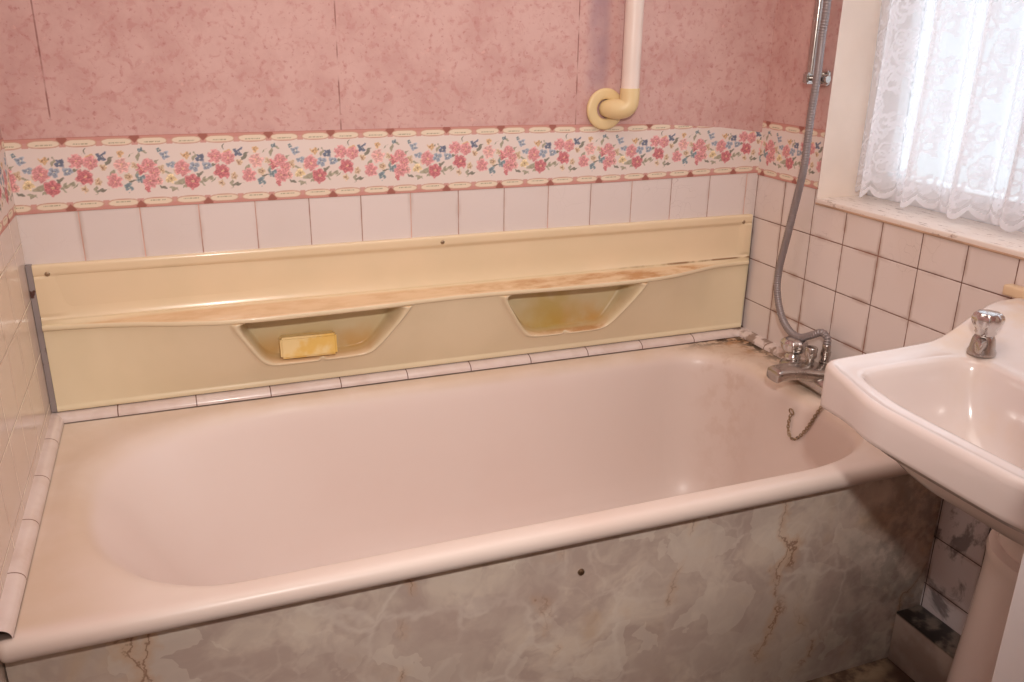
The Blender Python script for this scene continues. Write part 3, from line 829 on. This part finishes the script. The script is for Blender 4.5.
    bm.to_mesh(me); bm.free(); me.shade_smooth(); me.set_sharp_from_angle(angle=math.radians(70))
    o = link('soap_dish_panel', me, M['panel'])
    tag(o, 'long primrose yellow moulded plastic splash panel with a ledge and two soap recesses', 'splash panel')
    for x, z, y in ((.036, .807, .0122), (.830, .8125, .0126), (1.634, .807, .0122)):
        lathe('screw', [(0, .0016), (.0015, .002), (.004, .0012), (.0048, 0), (.0048, -.001)], M['brass'], o, (x, -y, z), rot=Matrix.Rotation(PI/2, 3, 'X'), ns=20)
    return o
back_panel()

# soap bar in the left recess
bm = bmesh.new(); box_bm(bm, -.060, .060, -.0190, .0190, -.0235, .0235)
bmesh.ops.bevel(bm, geom=bm.edges[:], offset=.0045, segments=3, affect='EDGES'); bmesh.ops.recalc_face_normals(bm, faces=bm.faces)
me = bpy.data.meshes.new('soap_bar'); bm.to_mesh(me); bm.free(); me.shade_smooth(); me.set_sharp_from_angle(angle=math.radians(50))
sb = link('soap_bar', me, M['soap']); sb.location = (.517, -.0300, .6115); sb.rotation_euler = (math.radians(-6), 0, math.radians(-2))
tag(sb, 'yellow cream rectangular bar of soap in the left recess of the splash panel', 'soap')

# ------------------------------------------------------------------ pipe on the back wall
pr = thing('waste_pipe', 'white plastic pipe coming down the pink wall into a yellowed elbow and collar', 'pipe', (1.267, -.04, 1.1))
tube('pipe', [(1.2675, -.040, z) for z in (1.132, 1.3, 1.7, 2.1, CEIL-.001)], .0205, M['pvc_white'], pr, ns=28)
el = catmull([(1.2675, -.040, 1.142), (1.2675, -.040, 1.120), (1.2655, -.0395, 1.108), (1.2590, -.0375, 1.0995), (1.2490, -.032, 1.0960), (1.2380, -.022, 1.0955), (1.2290, -.010, 1.0955), (1.2255, -.0005, 1.0955)], 6)
tube('elbow', el, [.0224]*30 + [.0224-.0004*i for i in range(len(el)-30)], M['pvc_cream'], pr, ns=28)
prof = []
for k in range(17):
    a = 2*PI*k/16; prof.append((.0340 + .0125*math.copysign(abs(math.cos(a))**.7, math.cos(a)), .0005 + .0065 + .0065*math.copysign(abs(math.sin(a))**.7, math.sin(a))))
lathe('collar', prof, M['pvc_cream'], pr, (1.2240, 0, 1.0945), rot=Matrix.Rotation(PI/2, 3, 'X'))
adopt(pr)

# ------------------------------------------------------------------ shower rail, hose
sr = thing('shower_rail', 'chrome vertical shower riser rail on the pink wall beside the window', 'shower rail', (W, -.206, 1.17))
tube('bar', [(W-.040, -.203, z) for z in (1.165, 1.5, 1.9, 1.95)], .0095, M['chrome'], sr, ns=24)
def bracket(z):
    bm = bmesh.new(); box_bm(bm, W-.055, W-.0005, -.212, -.194, z-.012, z+.012); box_bm(bm, W-.012, W-.0005, -.225, -.176, z-.016, z+.016)
    bmesh.ops.bevel(bm, geom=bm.edges[:], offset=.003, segments=2, affect='EDGES'); bmesh.ops.recalc_face_normals(bm, faces=bm.faces)
    me = bpy.data.meshes.new('bracket'); bm.to_mesh(me); bm.free(); me.shade_smooth(); me.set_sharp_from_angle(angle=math.radians(40))
    b = link('bracket', me, M['chrome'], sr)
    lathe('clamp_knob', [(0, .014), (.007, .014), (.009, .011), (.009, 0), (.006, -.002)], M['chrome'], b, (W-.040, -.248, z), rot=Matrix.Rotation(PI/2, 3, 'X'), ns=24)
    tube('bracket_arm', [(W-.040, -.200, z), (W-.040, -.250, z)], .0065, M['chrome'], b, ns=16)
bracket(1.170); bracket(1.93)
adopt(sr)
for o in list(COL.objects):
    if o.name.startswith(('clamp_knob', 'bracket_arm')): o.matrix_parent_inverse = Matrix.Identity(4)

hose_pts = [(W-.075, -.255, 1.90), (W-.062, -.250, 1.6), (1.615, -.245, 1.33), (1.615, -.243, 1.261), (1.612, -.247, 1.17), (1.612, -.243, 1.098), (1.613, -.241, 1.037), (1.615, -.237, .972),
            (1.618, -.219, .885), (1.620, -.204, .815), (1.622, -.186, .726), (1.622, -.190, .669), (1.622, -.2165, .617), (1.620, -.255, .592), (1.620, -.292, .5885), (1.624, -.325, .6045), (1.632, -.347, .6175), (1.638, -.361, .609), (1.638, -.364, .592)]
hp = catmull(hose_pts, 40)
hp2 = [hp[0]]; step = .00125
acc = 0
for i in range(1, len(hp)):
    seg = (hp[i]-hp[i-1]).length; n = max(1, int(seg/step))
    for k in range(1, n+1): hp2.append(hp[i-1].lerp(hp[i], k/n))
ho = tube('shower_hose', hp2, .0086, M['steel'], None, ns=10, ribs=(.0060, .08))
tag(ho, 'flexible ribbed metal shower hose looping down the tiles to the bath tap', 'hose')

# ------------------------------------------------------------------ bath mixer tap
mt = thing('bath_mixer_tap', 'worn chrome deck mixer tap with hose outlet on the right end of the bath', 'tap', (1.612, -.378, TUBZ))
def loft(name, secs, mat, parent, nseg=20, power=.55, sharp=50):
    """secs: (centre, halfwidth vec, halfheight vec) superellipse sections"""
    V = []
    for c, a, b in secs:
        c, a, b = Vector(c), Vector(a), Vector(b); row = []
        for k in range(nseg):
            t = 2*PI*k/nseg; ct, st = math.cos(t), math.sin(t)
            row.append(tuple(c + a*(abs(ct)**power*(1 if ct >= 0 else -1)) + b*(abs(st)**power*(1 if st >= 0 else -1))))
        V.append(row)
    me = grid_mesh(name, np.array(V), closed_v=True)
    bm = bmesh.new(); bm.from_mesh(me); bm.verts.ensure_lookup_table()
    bm.faces.new([bm.verts[k] for k in range(nseg)]); n0 = (len(secs)-1)*nseg
    bm.faces.new([bm.verts[n0+k] for k in range(nseg)]); bmesh.ops.recalc_face_normals(bm, faces=bm.faces); bm.to_mesh(me); bm.free()
    me.shade_smooth(); me.set_sharp_from_angle(angle=math.radians(sharp)); return link(name, me, mat, parent)
# wide Y shaped body
secs = []
for y, hx, hz, z in ((-.262, .010, .008, .520), (-.268, .020, .014, .520), (-.29, .026, .018, .520), (-.32, .027, .018, .524), (-.36, .032, .021, .528), (-.40, .032, .021, .528), (-.44, .031, .019, .523), (-.468, .028, .018, .520), (-.489, .020, .014, .520), (-.495, .010, .008, .520)):
    secs.append(((1.612 - (hx-.020)*.9, y, z-.002), (hx*1.15, 0, 0), (0, 0, hz)))
loft('body', secs, M['chrome'], mt, 28, .7)
# spout, flat and tapering toward the bath
secs = [((1.618, -.384, .531), (0, .060, 0), (0, 0, .021)), ((1.590, -.384, .537), (0, .048, 0), (0, 0, .0185)), ((1.560, -.384, .544), (0, .036, 0), (0, 0, .0155)), ((1.530, -.385, .549), (0, .029, 0), (0, 0, .0140)),
        ((1.505, -.386, .551), (0, .0255, 0), (0, 0, .0140)), ((1.488, -.387, .550), (0, .0245, 0), (0, 0, .0145)), ((1.478, -.388, .548), (0, .0235, 0), (0, 0, .0145)), ((1.475, -.388, .547), (0, .020, 0), (0, 0, .0105))]
loft('spout', secs, M['chrome'], mt, 24, .55)
for y in (-.29, -.468):
    lathe('flange', [(0, 0), (.031, 0), (.031, .003), (.024, .008), (.022, .012), (0, .012)], M['chrome'], mt, (1.612, y, TUBZ-.0008), ns=32)
    h = lathe('handle', [(0, 0), (.018, 0), (.019, .006), (.015, .010), (.0145, .013), (.022, .017), (.0275, .025), (.0300, .035), (.0290, .043), (.0240, .048), (.014, .0500), (0, .0505)], M['chrome2'], mt,
              (1.608, y, .537), lobes=(8, lambda z: .055 if .017 < z < .049 else 0), ns=64, sharp=60)
lathe('diverter_knob', [(0, 0), (.012, 0), (.012, .005), (.0085, .008), (.0085, .014), (.0125, .016), (.0135, .020), (.0135, .038), (.0115, .041), (0, .0415)], M['chrome'], mt, (1.606, -.352, .546), lobes=(16, lambda z: .03 if z > .015 else 0), ns=64)
lathe('hose_union', [(0, 0), (.013, 0), (.013, .010), (.0095, .012), (.0095, .024), (.0115, .026), (.0115, .036), (.0095, .037), (.0095, .050), (.0085, .052), (0, .052)], M['chrome'], mt, (1.638, -.364, .541), ns=32)
adopt(mt)

# ------------------------------------------------------------------ plug chain
def chain():
    pts = catmull([(1.577, -.474, .5035), (1.560, -.474, .5045), (1.5455, -.4745, .497), (1.5395, -.470, .480), (1.5340, -.456, .444), (1.5300, -.440, .415), (1.5280, -.423, .3985), (1.5280, -.408, .401), (1.5300, -.397, .417), (1.5330, -.394, .436), (1.5345, -.395, .446)], 30)
    L = [0]
    for i in range(1, len(pts)): L.append(L[-1]+(pts[i]-pts[i-1]).length)
    n = int(L[-1]/.0062); bm = bmesh.new(); j = 0
    for i in range(n):
        s = (i+.5)*L[-1]/n
        while L[j+1] < s: j += 1
        p = pts[j].lerp(pts[j+1], (s-L[j])/(L[j+1]-L[j])); t = (pts[j+1]-pts[j]).normalized()
        a = t.orthogonal().normalized(); b = t.cross(a); ang = (i % 2)*PI/2 + .4
        a, b = a*math.cos(ang)+b*math.sin(ang), -a*math.sin(ang)+b*math.cos(ang)
        R1, R2, r = .0048, .0031, .00105; rows = []
        for u in range(12):
            U = 2*PI*u/12; c = p + t*(R1*math.cos(U)) + a*(R2*math.sin(U)); nrm = (t*math.cos(U)+a*math.sin(U)).normalized()
            rows.append([bm.verts.new(c + (nrm*math.cos(2*PI*v/6) + b*math.sin(2*PI*v/6))*r) for v in range(6)])
        for u in range(12):
            for v in range(6): bm.faces.new((rows[u][v], rows[(u+1) % 12][v], rows[(u+1) % 12][(v+1) % 6], rows[u][(v+1) % 6]))
    me = bpy.data.meshes.new('plug_chain'); bm.to_mesh(me); bm.free(); me.shade_smooth()
    o = link('plug_chain', me, M['brass'])
    tag(o, 'tarnished metal plug chain hanging in a loop on the tap end of the bath', 'chain')
    prof = [(.0075 + .0016*math.cos(2*PI*k/10), .0016*math.sin(2*PI*k/10)) for k in range(11)]
    lathe('ring', prof, M['brass'], o, (1.5345, -.396, .4540), rot=Matrix.Rotation(PI/2-.25, 3, 'Y'), ns=32)
chain()

# ------------------------------------------------------------------ washbasin
def basin():
    wb = thing('washbasin', 'white glazed pedestal washbasin with a shaped front edge beside the bath', 'washbasin', (1.45, -1.11, 0))
    CY = -1.112
    # half outline (v = distance toward +y from centre line), front to back
    half = [(1.1520, 0.0), (1.1520, .045), (1.1522, .08), (1.1530, .106), (1.1575, .134), (1.1665, .164), (1.1790, .200), (1.1895, .234), (1.1970, .256), (1.2015, .2665), (1.2100, .2765), (1.2290, .2815), (1.27, .2840), (1.34, .2880), (1.42, .2945), (1.50, .3020), (1.56, .3080), (1.61, .3130), (1.645, .3150), (1.6600, .3120), (1.6655, .300), (1.6670, .26), (1.6670, .14), (1.6670, 0.0)]
    bow = [(1.1950, 0.0), (1.1950, .045), (1.1955, .08), (1.1965, .100), (1.1990, .120), (1.2030, .142), (1.2080, .166), (1.2130, .186), (1.2190, .203), (1.2280, .217), (1.2420, .2275), (1.260, .2310), (1.285, .2325), (1.33, .2335), (1.375, .2330), (1.410, .2290), (1.432, .2200), (1.446, .205), (1.4500, .185), (1.4480, .160), (1.4430, .130), (1.4360, .095), (1.431, .05), (1.430, 0.0)]
    def loop(h, n=6):
        pts = catmull([(a, b, 0) for a, b in h], n)
        up = [(p.x, CY + max(p.y, 0)) for p in pts]; dn = [(p.x, CY - max(p.y, 0)) for p in pts[1:-1]][::-1]
        return np.array(up + dn)
    O = loop(half); B = loop(bow)
    ctr = np.array([1.40, CY])
    def shr(L_, k):      # inset by approx distance k
        v = L_ - ctr; d = np.linalg.norm(v, axis=1, keepdims=True); return ctr + v*(1 - k/d)
    def rise(x): return .050*smooth01((x-1.43)/.17)
    Zt = .780
    rr = []
    def ring(L_, z, f=1.0):
        zz = z + rise(L_[:, 0])*f
        if z < .745: zz = zz - .017*np.clip((np.abs(L_[:, 1]-CY)-.155)/.115, 0, 1)**1.3*(1-smooth01((L_[:, 0]-1.30)/.2))*(1-smooth01((z-.729)/.016))
        xx = np.minimum(L_[:, 0], 1.6685)
        rr.append(np.stack([xx, L_[:, 1], zz], -1))
    def mixl(t): return O*(1-t) + B*t
    # underside of bowl up to apron
    cn = np.array([1.475, CY])
    def under(t, z, hw=.104):   # interpolate outline to neck ellipse
        ang = np.arctan2(O[:, 1]-cn[1], O[:, 0]-cn[0]); E = np.stack([cn[0] + (hw-.008)*np.cos(ang), cn[1] + hw*np.sin(ang)], -1)
        L_ = O*(1-t) + E*t; rr.append(np.stack([np.minimum(L_[:, 0], 1.6685), L_[:, 1], np.full(len(L_), z)], -1))
    under(1.0, .532); under(.98, .556, .100); under(.90, .584, .102); under(.76, .612); under(.58, .645); under(.38, .672); under(.20, .693); under(.12, .703); under(.075, .713)
    ring(shr(O, .008), .7205, .2); ring(shr(O, .003), .7212, .3); ring(shr(O, .0003), .7238, .4); ring(O, .729, .5); ring(O, .75, .8); ring(O, .768, 1); ring(shr(O, .0012), .7745, 1); ring(shr(O, .0045), .7790, 1); ring(shr(O, .0095), .7805, 1)
    # rim with a shallow step, higher upstand kept at back by rise()
    ring(mixl(.24), .7790, 1); ring(mixl(.36), .7765, .95); ring(mixl(.58), .7750, .8)
    # drop from the upstand onto the tap ledge
    def ledge(t, z, f): 
        L_ = mixl(t); rr.append(np.stack([L_[:, 0], L_[:, 1], z + rise(L_[:, 0])*f], -1))
    ledge(.80, .7752, .15); ledge(.93, .7755, 0.0); ledge(1.0, .7735, 0)
    def bowl(k, z, sx=1.0):
        c = np.array([1.335, CY]); L_ = c + (B-c)*k; rr.append(np.stack([L_[:, 0], L_[:, 1], np.full(len(L_), z)], -1))
    for k, z in ((.985, .770), (.965, .760), (.935, .740), (.90, .715), (.85, .69), (.78, .668), (.68, .651), (.54, .639), (.38, .632), (.22, .628), (.10, .626)): bowl(k, z)
    V = np.array(rr); me = grid_mesh('basin_bowl', V, closed_v=True)
    bm = bmesh.new(); bm.from_mesh(me); bm.verts.ensure_lookup_table(); n = V.shape[1]
    bm.faces.new([bm.verts[(V.shape[0]-1)*n+k] for k in range(n)])
    bmesh.ops.recalc_face_normals(bm, faces=bm.faces); bm.to_mesh(me); bm.free(); me.shade_smooth()
    link('bowl', me, M['basin'], wb)
    lathe('waste_outlet', [(0, 0), (.016, .0), (.019, .003), (.030, .003), (.032, 0), (.032, -.002)], M['chrome'], wb, (1.335, CY, .6265))
    # pedestal
    V = []
    for z, r in ((0, .142), (.012, .144), (.03, .138), (.08, .134), (.19, .129), (.30, .122), (.42, .115), (.49, .1125), (.512, .1135), (.522, .1150), (.530, .1130), (.5335, .104)):
        V.append([(min(1.475 + r*math.cos(t)*(1.0 if math.cos(t) < 0 else .9), 1.602), CY + r*math.sin(t), z) for t in [2*PI*k/64 for k in range(64)]])
    me = grid_mesh('pedestal', np.array(V), closed_v=True)
    bm = bmesh.new(); bm.from_mesh(me); bmesh.ops.holes_fill(bm, edges=[e for e in bm.edges if e.is_boundary], sides=0); bmesh.ops.recalc_face_normals(bm, faces=bm.faces); bm.to_mesh(me); bm.free()
    me.shade_smooth(); me.set_sharp_from_angle(angle=math.radians(50)); link('pedestal', me, M['basin'], wb)
    adopt(wb)
basin()
# strip of trim tile on the basin's upstand
st = box('trim_basin', 1.648, 1.6695, -1.30, -.765, .8255, .8455, plain('yellowed_trim_tile', srgb(234,206,170), .3), bevel=.004)
struct(st)

bt2 = thing('basin_tap', 'chrome faceted pillar tap standing on the back ledge of the washbasin', 'tap', (1.478, -.905, .777))
TX, TY = 1.474, -.889
lathe('base', [(0, 0), (.0215, 0), (.0215, .005), (.0195, .010), (.0170, .026), (.0140, .032), (.010, .036), (.010, .040), (0, .040)], M['chrome'], bt2, (TX, TY, .7775), ns=40)
secs = [((TX, TY, .797), (.0, .013, 0), (0, 0, .012)), ((TX-.016, TY-.008, .797), (.005, .012, 0), (0, 0, .0115)), ((TX-.026, TY-.013, .796), (.005, .011, 0), (0, 0, .0105)), ((TX-.029, TY-.0145, .795), (.004, .009, 0), (0, 0, .008))]
loft('spout', secs, M['chrome'], bt2, 24, .8)
lathe('handle', [(0, 0), (.019, 0), (.021, .004), (.020, .010), (.0245, .018), (.0290, .028), (.0300, .036), (.0275, .044), (.0240, .047), (.0235, .0485), (.018, .0500), (0, .0505)][:0] + [(r*.77, z*.74) for r, z in [(0, 0), (.019, 0), (.021, .004), (.020, .010), (.0245, .018), (.0290, .028), (.0300, .036), (.0275, .044), (.0240, .047), (.0235, .0485), (.018, .0500), (0, .0505)]], M['chrome2'], bt2,
      (TX, TY, .8110), lobes=(8, lambda z: .05 if .008 < z < .046 else 0), ns=64, sharp=60)
adopt(bt2)

# ------------------------------------------------------------------ light
def area(name, loc, rot, sx, sy, power, col):
    l = bpy.data.lights.new(name, 'AREA'); l.shape = 'RECTANGLE'; l.size = sx; l.size_y = sy; l.energy = power; l.color = col
    o = bpy.data.objects.new(name, l); COL.objects.link(o); o.location = loc; o.rotation_euler = rot; return o
# camera flash, a little above and right of the lens
fl = bpy.data.lights.new('flash', 'SPOT'); fl.energy = 57; fl.color = (1.0, .94, .885); fl.shadow_soft_size = .028; fl.spot_size = math.radians(88); fl.spot_blend = 1.0
fo = bpy.data.objects.new('flash', fl); COL.objects.link(fo); fo.location = (.40, -1.80, 1.52)
fo.rotation_euler = (Vector((.86, -.1, .72)) - fo.location).to_track_quat('-Z', 'Y').to_euler()
# soft fill added under the ceiling, standing in for bounced light
area('ceiling_bounce_fill', (.85, -1.05, CEIL-.02), (0, 0, 0), 1.2, 1.3, 13, (1.0, .90, .82))
# daylight at the window
pt = area('daylight', (W+RD+.03, (WY0+WY1)/2, (WZ0+WZ1)/2), (0, -PI/2*-1, 0), 1.1, .95, 5.2, (.84, .92, 1.0))
w = bpy.data.worlds.new('sky'); SC.world = w; w.use_nodes = True
bg = w.node_tree.nodes['Background']; bg.inputs[0].default_value = (.86, .93, 1.0, 1); bg.inputs[1].default_value = 1.3

# ------------------------------------------------------------------ camera
cam = bpy.data.cameras.new('camera'); co = bpy.data.objects.new('camera', cam); COL.objects.link(co)
co.location = (.28836, -1.83521, 1.25855); co.rotation_euler = (1.2266045, -.0128016, -.3677646)
cam.sensor_width = 36; cam.lens = 862.72/1024*36; cam.clip_start = .02
SC.camera = co
SC.view_settings.view_transform = 'Standard'; SC.view_settings.look = 'None'
